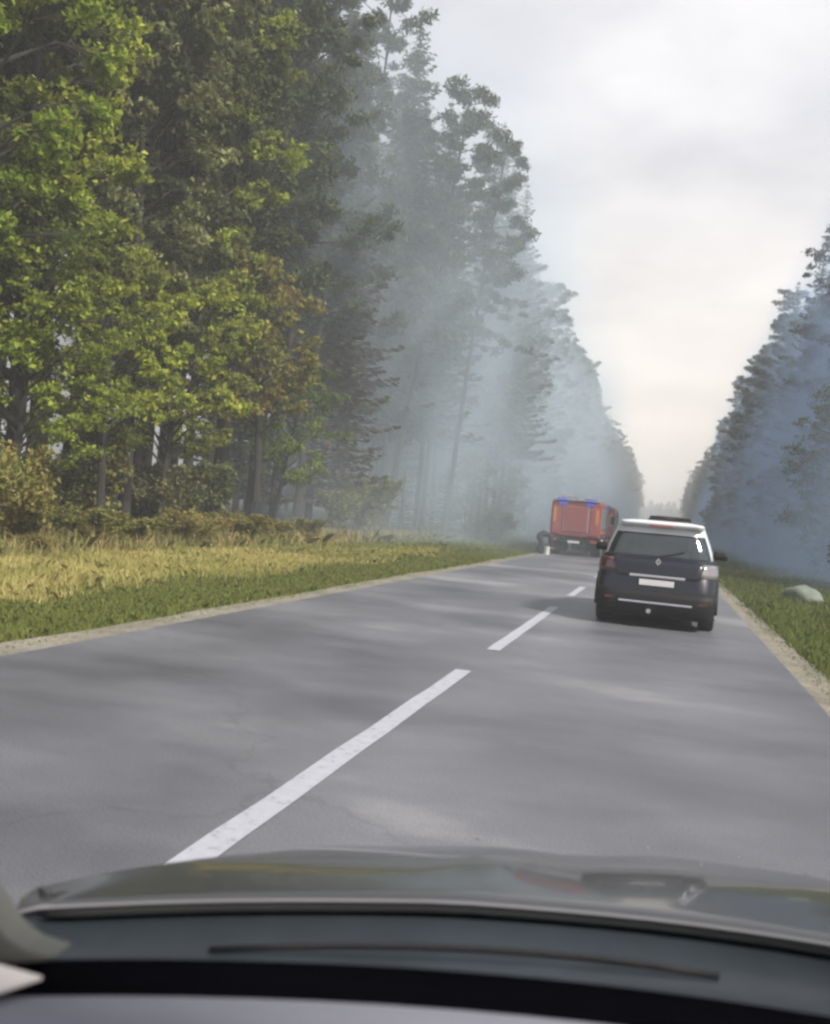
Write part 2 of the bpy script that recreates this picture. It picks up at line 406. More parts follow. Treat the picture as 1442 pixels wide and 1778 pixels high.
def spruce(H, base, CR, seed, dens=1.0, size=.42):
    global rng
    rng = np.random.default_rng(500 + seed)
    mb = MB(); mb.tube([(0, 0, 0), (.05, 0, H * .5), (0, .03, H)], [.18, .11, .012], 8)
    P = []; A = []; S = []
    z = base; k = 0
    while z < H - .15:
        u = (z - base) / (H - base)
        r = CR * (1 - u) ** .82 * (.8 + .3 * math.sin(k * 1.7 + seed)) + .12
        nb = 5 + int(3 * (1 - u))
        for j in range(nb):
            a = k * .9 + j * 6.283 / nb + rng.normal() * .15
            L = r * (.65 + .5 * rng.random())
            d = np.array([math.cos(a), math.sin(a), 0])
            ns = max(4, int(L / .085 * dens))
            t = (np.arange(ns) + rng.random(ns)) / ns
            zz = z + .25 * L * t * (u * 1.4) - .32 * L * t * (1 - u) + .22 * L * t ** 3
            side = np.array([-d[1], d[0], 0])
            p = d * (t * L)[:, None]; p[:, 2] += zz
            p += side * (rng.normal(size=ns) * .10 * L * (1.1 - t))[:, None]; p[:, 2] -= rng.random(ns) * .14
            P.append(p); A.append(d + side * rng.normal(size=ns)[:, None] * .6 + np.array([0, 0, -.35]))
            S.append(size * (.55 + .7 * rng.random(ns)) * (.45 + .55 * min(1, L / 1.3)))
            if L > .6: mb.tube([(0, 0, z), tuple(d * L * .8 + np.array([0, 0, zz[-1]]))], [.025, .006], 4, cap=False)
        z += .22 + .16 * rng.random(); k += 1
    P = np.concatenate(P); A = np.concatenate(A); S = np.concatenate(S)[:, None]
    A /= np.linalg.norm(A, axis=1)[:, None]
    B = np.cross(A, rand_dirs(len(P))); B /= np.linalg.norm(B, axis=1)[:, None]
    V = np.stack([P - A * S * .5, P + B * S * .2, P + A * S * .5, P - B * S * .2], 1)
    t = bpy.data.meshes.new('trunk'); t.from_pydata(mb.v, [], mb.f); t.update()
    return t, poly_mesh('crown', V, 4)
def shrub(H, CR, nst, nleaf, leaf, seed, name='foliage', hang=0.0):
    global rng
    rng = np.random.default_rng(700 + seed)
    mb = MB(); P = []
    for k in range(nst):
        a = rng.random() * 6.28; L = H * (.55 + .5 * rng.random()); r = CR * (.25 + .8 * rng.random())
        p0 = Vector((rng.normal() * .1, rng.normal() * .1, 0)); e = Vector((math.cos(a) * r, math.sin(a) * r, L))
        m = p0.lerp(e, .5) + Vector((0, 0, .15 * L)); mb.tube([p0, m, e], [.018, .012, .004], 4, cap=False)
        for j in range(6):
            q = m.lerp(e, j / 5) if j > 1 else p0.lerp(m, .5 + .3 * j)
            P.append(clump(q, (.16 + .14 * rng.random()) * CR + .05, nleaf // 6, .8, .2))
    P = np.concatenate(P); P[:, 2] = np.abs(P[:, 2])
    V = leaf_quads(P, leaf * (.6 + .8 * rng.random(len(P))), .6)
    t = bpy.data.meshes.new('stem'); t.from_pydata(mb.v, [], mb.f); t.update()
    return t, poly_mesh(name, V, 4)

# ------------------------------------------------------------------ ground and road
def strip(name, x0, x1, y0, y1, z, mat, nx=2, ny=2, bump=0, edge=0.0):
    xs = np.linspace(x0, x1, nx); ys = np.linspace(y0, y1, ny)
    v = []; f = []
    for j, y in enumerate(ys):
        for i, x in enumerate(xs):
            ex = 0
            if edge and i == nx - 1: ex = edge * (math.sin(y * 1.3) * .5 + math.sin(y * 3.7 + 1) * .35 + math.sin(y * .41) * .5)
            v.append((x + ex, y, z + (bump * math.sin(x * 1.1 + y * .3) * math.sin(y * .17 + x * .5) if bump else 0)))
    for j in range(ny - 1):
        for i in range(nx - 1): f.append((j * nx + i, j * nx + i + 1, (j + 1) * nx + i + 1, (j + 1) * nx + i))
    me = bpy.data.meshes.new(name); me.from_pydata(v, [], f); me.update()
    return tag(mesh_obj(name, me, mat), kind='structure')
XL, XR = -3.22, 3.25
strip('ground', -700, 700, -60, 1500, -0.06, 'earth')
strip('shoulder_left', XL + .1, XL - .42, -10, 640, -0.012, 'shoulder', 2, 900, edge=-.07)
strip('shoulder_right', XR - .1, XR + .42, -10, 640, -0.012, 'shoulder', 2, 900, edge=.07)
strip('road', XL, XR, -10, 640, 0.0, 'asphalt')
strip('verge_left', XL - .2, -6.2, -10, 640, -0.03, 'verge')
strip('verge_far_left', -5.4, -11.6, 33, 640, -0.022, 'verge', 6, 300, bump=0.006, edge=.5)
strip('dry_verge_left', -5.4, -11.6, -10, 33, -0.022, 'verge_dry', 6, 60, bump=0.006, edge=.5)
strip('verge_right', XR + .2, 9.2, -10, 640, -0.03, 'verge', 4, 300, edge=.4)
for k, (a, b) in enumerate([(-6.4, -.6), (.9, 8.4), (9.9, 15.8), (18.5, 21.6)] + [(26 + 8 * i, 32 + 8 * i) for i in range(45)]):
    mb = MB(); n = 14; v = []
    for i in range(n + 1):
        y = a + (b - a) * i / n; e = .006 * math.sin(i * 2.1 + k)
        v += [(.01 + e, y, .004), (.155 + e * .5, y, .004)]
    mb.add(v, [(2 * i, 2 * i + 1, 2 * i + 3, 2 * i + 2) for i in range(n)])
    o = mb.build('lane_marking', 'paint'); tag(o, kind='structure')

# ------------------------------------------------------------------ grass
def blades(n, xr, yr, h, wd, lean=.5, ypow=1.0, seed=0, keep=None):
    g = np.random.default_rng(seed)
    x = xr[0] + (xr[1] - xr[0]) * g.random(n); y = yr[0] + (yr[1] - yr[0]) * g.random(n) ** ypow
    if keep is not None: k = keep(x, y, g); x, y = x[k], y[k]; n = len(x)
    hh = h[0] + (h[1] - h[0]) * g.random(n) ** 1.5
    hh *= .7 + .5 * (np.sin(x * 2.1 + y * .7) * np.sin(y * 1.3 - x) * .5 + .5)
    a = g.random(n) * 6.283; l = lean * hh * g.random(n); b = g.random(n) * 6.283
    sc_ = (1 + np.maximum(0, y - 12) / 30)      # blades widen with distance where single ones are no longer told apart
    wv = np.stack([np.cos(a), np.sin(a), 0 * a], 1) * (wd * sc_ * (.6 + .8 * g.random(n)))[:, None] * .5
    P = np.stack([x, y, np.full(n, -.03)], 1)
    M_ = P + np.stack([np.cos(b) * l * .35, np.sin(b) * l * .35, hh * .6], 1)
    T = P + np.stack([np.cos(b) * l, np.sin(b) * l, hh * (1 - .25 * l / np.maximum(hh, 1e-3))], 1)
    return np.stack([P - wv, P + wv, M_ + wv * .7, T, M_ - wv * .7], 1)
def grass(name, V, mat, label, cat='grass'):
    o = mesh_obj(name, poly_mesh(name, np.concatenate(V) if isinstance(V, list) else V, 5), mat)
    return tag(o, label=label, cat=cat, kind='stuff')
grass('mown_grass', [blades(5000, (-3.42, -3.85), (5, 45), (.02, .06), .012, 1.0, 1.4, 21), blades(95000, (-3.68, -5.9), (6, 45), (.04, .11), .014, 1.0, 1.5, 1), blades(45000, (-3.7, -6.2), (40, 200), (.06, .14), .014, 1, 1.6, 11), blades(60000, (-5.2, -11), (22, 120), (.05, .24), .013, 1.1, 1.6, 12)],
      'grass_green', 'short green grass along the left edge of the road')
edge = lambda x, y, g: g.random(len(x)) < np.clip((-x - 5.0 + .35 * np.sin(y * .9) + .2 * np.sin(y * 2.3)) / .9, 0, 1)
grass('dry_grass', [blades(95000, (-5.0, -10.8), (9, 36), (.05, .22), .012, 1.0, 1.3, 2, keep=lambda x, y, g: edge(x, y, g) & (g.random(len(x)) < np.clip((35 + 3 * np.sin(x * 1.7) - y) / 12, .0, 1)))],
      'grass_dry', 'longer yellow grass between the mown strip and the trees on the left')
grass('undergrowth', [blades(40000, (-9.0, -14), (11, 60), (.15, .62), .02, 1.5, 1.2, 3), blades(26000, (-12, -34), (14, 90), (.2, .7), .03, 1.5, 1.2, 4)],
      'bracken', 'brown bracken and weeds under the edge of the left forest', 'undergrowth')
grass('roadside_grass', [blades(5000, (3.42, 3.8), (4, 45), (.02, .07), .012, 1.0, 1.4, 22), blades(90000, (3.6, 9.2), (4, 40), (.05, .22), .016, 1.0, 1.4, 5), blades(45000, (3.6, 9.5), (35, 200), (.1, .3), .016, 1, 1.6, 6)],
      'grass_green', 'green grass on the verge right of the road')

# ------------------------------------------------------------------ trees
PROTO = {
 'dec_a': (*deciduous(23, 2.6, 4.4, 100, 340, .17, .6, 1), 'leaf_bright', 'bark_grey', 'deciduous_tree'),
 'dec_b': (*deciduous(14, 3.6, 2.2, 80, 330, .17, .6, 2), 'leaf_bright', 'bark_grey', 'deciduous_tree'),
 'dec_c': (*deciduous(24, 2.7, 6.0, 96, 320, .155, .4, 3), 'leaf_olive', 'bark_grey', 'deciduous_tree'),
 'dec_d': (*deciduous(10.5, 2.8, 3.6, 50, 330, .17, .8, 4), 'leaf_autumn', 'bark_grey', 'deciduous_tree'),
 'pine_a': (*pine(25, 12, 3.0, 44, 1), 'needle_pine', 'bark_pine', 'pine_tree'),
 'pine_b': (*pine(23, 10, 2.8, 40, 2, lean=.8), 'needle_pine', 'bark_pine', 'pine_tree'),
 'pine_c': (*pine(27, 9, 2.9, 50, 3, lean=-.4), 'needle_pine', 'bark_pine', 'pine_tree'),
 'spr_a': (*spruce(26, 6.5, 3.3, 1, dens=1.5), 'needle_spruce', 'bark_pine', 'spruce_tree'),
 'spr_b': (*spruce(22, 2.0, 2.9, 2, dens=1.4), 'needle_spruce', 'bark_pine', 'spruce_tree'),
 'spr_c': (*spruce(7, .3, 1.7, 3, size=.34), 'needle_spruce', 'bark_pine', 'spruce_tree'),
}
first = {}
def tree(key, x, y, s=1.0, rz=None, label='', group=None, sz=None, mat=None, lean=0, z=-.06):
    t, c, lm, bm_, name = PROTO[key]
    if rz is None: rz = random.random() * 6.283
    if label in ('L', 'R'): label = wood_label('left' if label == 'L' else 'right', key, x, y)
    e = empty(name, (x, y, z), rz, label=label, cat='tree', group=group)
    if lean: e.rotation_euler = Matrix.Rotation(lean, 3, 'Y').to_euler() if rz == 0 else (Matrix.Rotation(lean, 3, 'Y') @ Matrix.Rotation(rz, 3, 'Z')).to_euler()
    e.scale = (s, s, sz or s)
    mesh_obj('trunk', t, bm_, e); co = mesh_obj('crown', c, lm, e)
    if mat:
        co.material_slots[0].link = 'OBJECT'; co.material_slots[0].material = MAT[mat]
    return e
# nearest trees on the left, each its own label
g = 'leafy trees at the near end of the left forest'
tree('dec_a', -11.9, 14.9, 1.0, 0.4, 'tall bright green leafy tree filling the left edge of the picture', g)
tree('dec_a', -12.4, 17.6, .95, 3.1, 'tall bright leafy tree second from the left with hanging yellow green boughs', g)
tree('dec_c', -14.2, 20.2, 1.0, 1.3, 'tall olive green leafy tree with grey foliage behind the bright ones', g)
tree('dec_a', -13.0, 22.8, .93, 4.4, 'tall slim leafy tree between the two olive ones', g, mat='leaf_olive')
tree('dec_c', -14.3, 25.4, 1.0, 0.2, 'slim olive tree in the middle of the leafy group', g)
tree('dec_a', -13.6, 27.2, 1.02, 5.2, 'slim leafy tree carrying the last bright strand up to the top of the picture', g)
tree('pine_c', -13.9, 30.6, .98, 5.0, 'long crowned pine just left of where the smoke begins', None)
tree('dec_c', -16.2, 29.0, .95, 5.0, 'tall grey green leafy tree behind the orange one', g)
tree('dec_b', -11.6, 16.6, .55, 2.0, 'low bright green tree in the left corner above the yellow grass', g, z=.3)
tree('dec_d', -11.4, 19.6, .72, 2.6, 'low bright green tree with its boughs over the grass left of the dark trunks', g, mat='leaf_bright')
tree('dec_d', -12.0, 23.6, .74, 1.6, 'small bright tree whose lowest bough hangs before the dark trunks', g, mat='leaf_bright')
tree('dec_d', -12.1, 29.4, .84, 3.9, 'small tree turning orange in front of the dark trunks', g, z=1.2)
tree('dec_d', -12.0, 31.6, .62, .6, 'low green bough tree in front of the orange one at the edge of the smoke', g, mat='leaf_bright')
tree('pine_a', -14.3, 31.0, 1.0, 0, 'pine with a straight dark trunk left of the orange tree', None)
tree('pine_c', -13.8, 33.0, 1.0, 2, 'left of the pair of dark trunks under the orange tree', None)
tree('pine_a', -13.3, 34.2, .95, 4, 'right of the pair of dark trunks under the orange tree', None)
tree('pine_b', -14.6, 22.6, 1.0, 1, 'pine with a thick dark trunk showing beneath the leftmost boughs', None)
tree('pine_a', -13.9, 25.4, .98, 3, 'pine trunk standing dark between the two tall leafy trees', None)
tree('pine_c', -14.8, 28.0, .98, 5, 'slender dark pine trunk behind the low grey green shrub', None)
tree('pine_b', -13.2, 36.4, .95, 1, 'last clear dark trunk before the smoke hides the forest', None)
tree('spr_b', -16.8, 15.8, .9, 1, 'dark spruce filling the gap behind the leftmost leafy tree', None)
tree('spr_b', -18.2, 18.6, .95, 3, 'dark spruce deep behind the second leafy tree from the left', None)
tree('spr_b', -18.6, 22.6, .9, 5, 'dark spruce far behind the dark trunks in the leafy group', None)
tree('pine_c', -15.4, 20.4, 1.0, 2, 'slender pine trunk between the leftmost pair of leafy trees', None)
tree('pine_a', -15.2, 24.0, .97, 2, 'straight bare pine trunk left of the middle olive tree', None)
tree('spr_a', -13.6, 38.6, .98, 2, 'tall spruce closing the wall of trees beside the last leafy one', None)
tree('pine_c', -13.4, 42.0, 1.0, 4, 'broad crowned pine left of the tallest spruce', None)
# silhouettes and landmarks further on
tree('spr_b', -12.6, 39.0, .95, 1.0, 'dark spruce standing bare below and grey in the first smoke', None, mat='needle_brown')
tree('pine_b', -11.6, 44, .98, 0, 'leaning pine with a bare trunk and brown crown in the smoke', None, lean=R(4))
tree('spr_a', -12.6, 46.0, 1.06, 2.0, 'tallest spruce on the left whose tip reaches the top of the picture', None)
tree('spr_a', -11.4, 49, .93, .3, 'spruce with a slim pointed top just right of the tallest one', None)
tree('pine_a', -9.5, 47.5, .86, 0, 'pine with a long bare leaning trunk rising out of the dark bushes', None, lean=R(4.5))
tree('spr_a', -10.2, 58, 1.03, 1.5, 'spruce with a blunt top standing above its neighbours in thick smoke', None)
tree('spr_a', -9.9, 61.0, .99, .7, 'spruce standing close behind the blunt topped one on the left', None)
tree('spr_a', -9.6, 65, .98, .7, 'spruce just right of the blunt topped one, a little lower', None)
tree('spr_c', -11.4, 46, .8, 1.2, 'small dark spruce bush at the foot of the leaning pine', 'young spruces on the left verge', sz=.5)
tree('spr_c', -9.9, 49.5, .9, 2.2, 'rounded dark young spruce on the verge in the smoke', 'young spruces on the left verge', sz=.6)
tree('spr_c', -8.4, 51.5, .6, 3.2, 'small pale young spruce nearest the red trucks', 'young spruces on the left verge', sz=.4, mat='leaf_olive')
def wood_label(side, key, x, y):
    kind = {'pine_a': 'high crowned bare pine', 'pine_b': 'thin leaning pine', 'pine_c': 'long crowned broad pine',
            'spr_a': 'tall dense spruce', 'spr_b': 'shorter dark spruce', 'dec_b': 'low leafy tree'}[key]
    d = abs(x)
    row = 'front row' if d < 12.8 else 'second row' if d < 17.5 else 'third row' if d < 22.5 else 'deepest row'
    L = side == 'left'
    if y < 25: at = 'behind the nearest leafy trees'
    elif y < 38: at = 'behind the orange tree' if L else 'at the picture edge'
    elif y < 56: at = 'just before the red trucks' if L else 'at the picture edge'
    elif y < 70: at = 'level with the red trucks'
    elif y < 85: at = 'just beyond the red trucks'
    elif y < 105: at = 'a little beyond the red trucks'
    elif y < 130: at = 'midway along the road'
    elif y < 170: at = 'past the middle of the road'
    elif y < 230: at = 'far along the road'
    elif y < 310: at = 'very far along the road'
    else: at = 'near the road\'s far end'
    return '%s, %s of the %s forest, %s' % (kind, row, side, at)
LP = LS = 'L'
GP, GS = 'pines of the left forest', 'spruces of the left forest'
random.seed(11)
y = 11.0
def jit(a): return (random.random() - .5) * 2 * a
# forest behind the front trees
for xr, y0, y1, st in ((-16.0, 14, 120, 3.4), (-20, 15, 110, 4.2), (-25, 16, 110, 6.0)):
    y = y0
    while y < y1:
        k = random.random(); x = xr + jit(1.3); yy = y + jit(1.2)
        if k < .68: tree(random.choice(['pine_a', 'pine_b', 'pine_c']), x, yy, .88 + .2 * random.random(), None, LP, GP)
        else: tree(random.choice(['spr_a', 'spr_b']), x, yy, .85 + .2 * random.random(), None, LS, GS)
        y += st
y = 53.0
while y < 400:
    if not (56 < y < 67):
        k = random.random(); x = (-11.6 if y < 60 else -10.4) + jit(.9)
        s = .80 + .14 * random.random()
        if k < .5: tree(random.choice(['pine_a', 'pine_c']), x, y, s, None, LP, GP)
        else: tree(random.choice(['spr_a', 'spr_b', 'spr_a']), x, y, s, None, LS, GS)
    y += 3.4 if y < 130 else 5.5
y = 118.0
while y < 420:
    tree(random.choice(['pine_a', 'pine_b', 'pine_c']), -15 + jit(1.8), y, .85 + .2 * random.random(), None, LP, GP); y += 6.5
RP = RS = 'R'
for xr, y0, y1, st in ((11.2, 40, 410, 3.8), (14.6, 38, 400, 5.2), (19, 36, 200, 6.5), (26, 36, 150, 8)):
    y = y0
    while y < y1:
        k = random.random(); x = xr + jit(.9) ; s = .76 + .15 * random.random()
        if k < .55: tree(random.choice(['pine_a', 'pine_b', 'pine_c']), x, y, s, None, RP, 'pines of the right forest')
        else: tree(random.choice(['spr_a', 'spr_b']), x, y, s, None, RS, 'spruces of the right forest')
        y += st * (1 if y < 150 else 1.5)
# lower leafy skirt on the right edge forest
for i, y in enumerate(range(34, 150, 7)):
    tree('dec_b', 9.6 + jit(.5), y + jit(2), .5 + .2 * random.random(), None, 'R', 'low leafy trees along the right forest', mat='leaf_olive', z=-.9)
# low leafy edge on the left inside the smoke
for i, y in enumerate(range(54, 160, 8)):
    tree('dec_b', -9.4 + jit(.5), y + jit(2), .42 + .2 * random.random(), None, 'L', 'low leafy trees along the left forest', mat='leaf_olive', z=-.9)
# the wood that closes the road's far end, one mass
def far_wood():
    V = []; g = np.random.default_rng(77)
    for i in range(90):
        x = -60 + 120 * g.random(); y = 650 + 60 * g.random(); H = 16 + 8 * g.random()
        n = 900; u = g.random(n); a = g.random(n) * 6.283; r = 3.6 * (1 - u ** 3) ** .7 * (.35 + u) * g.random(n) ** .4
        P = np.stack([x + np.cos(a) * r, y + np.sin(a) * r, u * H], 1)
        global rng; rng = g
        V.append(leaf_quads(P, .9 * np.ones(n), .6))
    o = mesh_obj('forest', poly_mesh('forest', np.concatenate(V), 4), 'needle_pine')
    tag(o, 'far forest closing the end of the road between the two tree walls', 'forest', kind='stuff')
far_wood()

# ------------------------------------------------------------------ shrubs
SH = [shrub(2.0, 1.1, 26, 300, .11, 1), shrub(1.4, 1.0, 22, 260, .10, 2), shrub(2.4, .9, 18, 240, .12, 3)]
def bush(k, x, y, s, label, mat='leaf_shrub', group=None, sz=None):
    t, c = SH[k]; e = empty('shrub', (x, y, -.05), random.random() * 6.28, label=label, cat='shrub', group=group); e.scale = (s, s, sz or s)
    mesh_obj('stem', t, 'bark_grey', e); co = mesh_obj('foliage', c, 'leaf_shrub', e)
    if mat != 'leaf_shrub': co.material_slots[0].link = 'OBJECT'; co.material_slots[0].material = MAT[mat]
bush(0, -10.3, 14.2, .95, 'yellowing leafy shrub in the yellow grass at the left edge', group='shrubs along the left forest edge')
bush(1, -10.7, 15.8, 1.0, 'second yellowing shrub from the left beside the leftmost one', group='shrubs along the left forest edge')
bush(0, -12.8, 19.5, 1.0, 'dark green shrub under the tall leafy tree', 'leaf_olive', 'shrubs along the left forest edge')
bush(0, -12.6, 24.5, 1.1, 'green shrub in front of the dark trunks', 'leaf_olive', 'shrubs along the left forest edge', sz=1.0)
bush(2, -13.0, 21.8, 1.2, 'olive shrub with arching stems between the trunks', 'leaf_olive', 'shrubs along the left forest edge')
bush(2, -12.8, 28.0, 1.0, 'thin grey green shrub under the orange tree', 'leaf_olive', 'shrubs along the left forest edge')
bush(0, -10.9, 39.0, 1.25, 'light green shrub with whitish leaves where the smoke begins', 'leaf_shrub', 'shrubs along the left forest edge')
bush(2, -11.4, 36.5, 1.0, 'narrow light shrub in front of the leaning pine', 'leaf_shrub', 'shrubs along the left forest edge', sz=.8)
bush(1, -7.6, 52.5, 1.3, 'grey green round shrub on the verge left of the red trucks', 'leaf_olive', 'shrubs along the left forest edge')
bush(1, -13.6, 26.0, 1.3, 'low grey green shrub at the foot of the dark trunks', 'leaf_olive', 'shrubs along the left forest edge')
bush(0, -14.2, 28.6, 1.0, 'reddish brown shrub under the trunks behind the grass', 'leaf_autumn', 'shrubs along the left forest edge')
bush(2, -12.2, 20.6, 1.1, 'shrub with pale leaves hanging over the grass near the left edge', 'leaf_shrub', 'shrubs along the left forest edge')
bush(0, 7.9, 33, .9, 'dark shrub on the right verge at the foot of the forest', 'leaf_olive', 'shrubs on the right verge')
bush(1, 7.4, 23.5, .6, 'low green shrub on the right verge nearest the picture edge', 'leaf_bright', 'shrubs on the right verge')

for k, (bx_, by_, bs, dsc) in enumerate([(-10.1, 17.2, .55, 'leftmost low bramble mound at the back of the yellow grass'), (-10.6, 19.4, .7, 'second bramble mound, yellowed, behind the yellow grass'),
        (-10.3, 21.6, .55, 'bramble mound in the yellow grass below the dark trunks'), (-11.0, 23.4, .75, 'taller bramble mound against the foot of the trunks'),
        (-10.4, 25.6, .55, 'small bramble mound in front of the pair of trunks'), (-11.0, 28.0, .7, 'bramble mound with pinkish tops under the orange tree'),
        (-10.4, 30.5, .5, 'last bramble mound before the smoke'), (-9.6, 15.0, .35, 'little tuft like bush in the yellow grass near the left edge')]):
    bush(k % 2, bx_, by_, bs * 1.35, dsc, 'leaf_shrub' if k != 3 else 'leaf_autumn', 'bramble mounds behind the yellow grass', sz=bs * .8)
# boulder on the right verge
def boulder():
    bm = bmesh.new(); bmesh.ops.create_icosphere(bm, subdivisions=3, radius=1)
    from mathutils import noise as mn
    for v in bm.verts:
        v.co *= 1 + .25 * mn.noise(v.co * 1.3) + .07 * mn.noise(v.co * 4)
        v.co = Vector((v.co.x * .52, v.co.y * .4, max(v.co.z, -.45) * .3))
    me = bpy.data.meshes.new('boulder'); bm.to_mesh(me); bm.free()
    o = mesh_obj('boulder', me, 'boulder', smooth=True, loc=(5.25, 24.5, .10)); o.rotation_euler = (0, R(8), .5)
    tag(o, 'pale grey boulder lying in the grass right of the road', 'boulder')
boulder()

# ------------------------------------------------------------------ cars
def rrect(hx, y0, y1, z, r, n=6, crown=0):
    pts = []
    r = min(r, hx * .9, (y1 - y0) * .45)
    for cx, cy_, a0 in ((hx - r, y1 - r, 0), (-hx + r, y1 - r, 90), (-hx + r, y0 + r, 180), (hx - r, y0 + r, 270)):
        for i in range(n + 1):
            a = R(a0 + 90 * i / n); pts.append((cx + r * math.cos(a), cy_ + r * math.sin(a), z))
    return pts
def wheel(parent, x, y, r, wdt, name='wheel'):
    s = 1 if x > 0 else -1
    t = MB(); prof = [(-.5, .80), (-.5, .93), (-.38, 1), (.38, 1), (.5, .93), (.5, .80)]
    rings = []
    n = 28
    for u, q in prof: rings.append([(u * wdt, r * q * math.cos(2 * math.pi * k / n), r * q * math.sin(2 * math.pi * k / n)) for k in range(n)])
    t.loft(rings, cap=False)
    ty = t.build(name, 'rubber', parent, smooth=True, loc=(x, y, r))
    rm = MB(); rm.cyl((s * wdt * .28, 0, 0), r * .79, wdt * .3, 'X', 24)
    for k in range(5):
        a = 2 * math.pi * k / 5; rm.tube([(s * wdt * .47, 0, 0), (s * wdt * .45, math.cos(a) * r * .75, math.sin(a) * r * .75)], r * .09, 6)
    rm.build('rim', 'rim', ty)
    return ty
def hatchback(loc, W=1.80, H=1.6, L=4.2, belt=1.06, label='', group=None, body='black_paint', roofm='silver_paint', name='car', van=False):
    c = empty(name, loc, 0, label=label, cat='car', group=group)
    hw = W / 2
    # lower body, lofted upward
    lv = [(.24, hw * .90, .16, L - .18, .2), (.30, hw * .955, .06, L - .08, .25), (.46, hw * .985, .0, L, .28), (.62, hw * .995, .03, L - .02, .30),
          (.80, hw * 1.0, .10, L - .16, .34), (.95, hw * .985, .15, L - .5, .36), (belt - .02, hw * .955, .19, L - .85, .36), (belt, hw * .93, .21, L - .95, .34)]
    mb = MB(); mb.loft([rrect(hx, y0, y1, z, r) for z, hx, y0, y1, r in lv]); mb.build('body', body, c, smooth=True)
    gl = [(belt - .04, hw * .925, .22, L * .78, .3), (belt + .12, hw * .885, .26, L * .70, .3), (belt + .26, hw * .83, .31, L * .62, .3), (H - .14, hw * .765, .37, L * .53, .28),
          (H - .07, hw * .73, .40, L * .50, .26), (H - .02, hw * .66, .48, L * .46, .24), (H, hw * .5, .62, L * .42, .2)]
    mb = MB(); mb.loft([rrect(hx, y0, y1, z, r) for z, hx, y0, y1, r in gl]); rf = mb.build('roof', roofm, c, smooth=True)
    def at(z):
        for a, b in zip(gl[:-1], gl[1:]):
            if a[0] <= z <= b[0]:
                t = (z - a[0]) / (b[0] - a[0]); return [a[i] + (b[i] - a[i]) * t for i in range(5)]
        return gl[-1]
    def panel(z0, z1, fx, name, mat, off=.012, n=10, m=14, par=c):
        """a pane wrapped on the rear of the greenhouse, following its rounded corners"""
        v = []; f = []
        for i in range(n + 1):
            z = z0 + (z1 - z0) * i / n; _, hx, y0, y1, r = at(z)
            for j in range(m + 1):
                t = -1 + 2 * j / m; x = t * hx * fx(i / n); ax = abs(x); cx = hx - r
                yy = y0 if ax < cx else y0 + r - math.sqrt(max(0, r * r - (ax - cx) ** 2))
                v.append((x, yy - off, z))
        for i in range(n):
            for j in range(m): f.append((i * (m + 1) + j, i * (m + 1) + j + 1, (i + 1) * (m + 1) + j + 1, (i + 1) * (m + 1) + j))
        mm = MB(); mm.add(v, f); o = mm.build(name, mat, par, smooth=True)
        s = o.modifiers.new('solid', 'SOLIDIFY'); s.thickness = .012; s.offset = 0
        return o
    panel(belt - .015, H - .20, lambda t: .94 - .02 * t, 'rear_window', 'dark_glass')
    # side windows
    for s in (-1, 1):
        v = []; zz = [belt + .03, belt + .2, H - .17]
        for i, z in enumerate(zz):
            _, hx, y0, y1, r = at(z)
            v += [(s * (hx + .008), y0 + .42, z), (s * (hx + .008), y1 - .35, z)]
        mm = MB(); mm.add(v, [(0, 1, 3, 2), (2, 3, 5, 4)]); o = mm.build('side_window', 'dark_glass', c)
        so_ = o.modifiers.new('solid', 'SOLIDIFY'); so_.thickness = .01
    # spoiler over the rear window
    mb = MB(); mb.loft([rrect(hw * .70, .33, .70, H - .10, .1), rrect(hw * .72, .24, .72, H - .055, .12), rrect(hw * .69, .28, .74, H - .025, .1)]); mb.build('spoiler', roofm, c, smooth=True)
    MB().box((0, .235, H - .085), (.34, .02, .02)).build('brake_light', 'lens_red', c, bevel=.005)
    # tailgate panel with its shut line
    mb = MB(); mb.loft([rrect(hw * .72, -.005 + .09, .5, .66, .1), rrect(hw * .76, .075, .5, .80, .12), rrect(hw * .80, .125, .5, .95, .14), rrect(hw * .80, .17, .5, belt - .03, .14)])
    tg = mb.build('tailgate', body, c, smooth=True)
    # emblem lozenge, chrome strip, plate
    mb = MB(); d = [(0, .055), (.042, 0), (0, -.055), (-.042, 0)]; e = [(0, .026), (.019, 0), (0, -.026), (-.019, 0)]
    v = [(x, y_, z) for y_ in (0, -.012) for p in (d, e) for x, z in p]
    f = []
    for i in range(4):
        j = (i + 1) % 4
        f += [(8 + i, 8 + j, 12 + j, 12 + i), (i, j, 8 + j, 8 + i), (4 + i, 4 + j, 12 + j, 12 + i), (i, j, 4 + j, 4 + i)]
    mb.add(v, f); mb.build('emblem', 'chrome', tg, loc=(0, .13, .985))
    MB().box((0, .085, .765), (.80, .04, .045)).build('chrome_strip', 'chrome', tg, bevel=.012)
    MB().box((0, .055, .665), (.54, .05, .12)).build('plate_recess', 'black_plastic', tg, bevel=.01)
    MB().box((0, .022, .675), (.50, .012, .085)).build('number_plate', 'plate', tg, bevel=.003)
    # bumper
    mb = MB(); mb.loft([rrect(hw * .93, .04, .7, .17, .2), rrect(hw * .985, -.03, .6, .28, .25), rrect(hw * 1.0, -.05, .6, .47, .26), rrect(hw * .99, -.01, .6, .56, .26)])
    bp = mb.build('bumper', 'black_plastic', c, smooth=True)
    MB().box((0, -.055, .385), (1.05, .03, .035)).build('bumper_trim', 'chrome', bp, bevel=.01)
    for s in (-1, 1):
        MB().box((s * .66, -.03, .42), (.14, .03, .04)).build('reflector', 'lens_dark', bp, bevel=.008)
    MB().cyl((-.08, -.03, .265), .035, .12, 'Y', 14).build('exhaust_pipe', 'chrome', c, smooth=False)
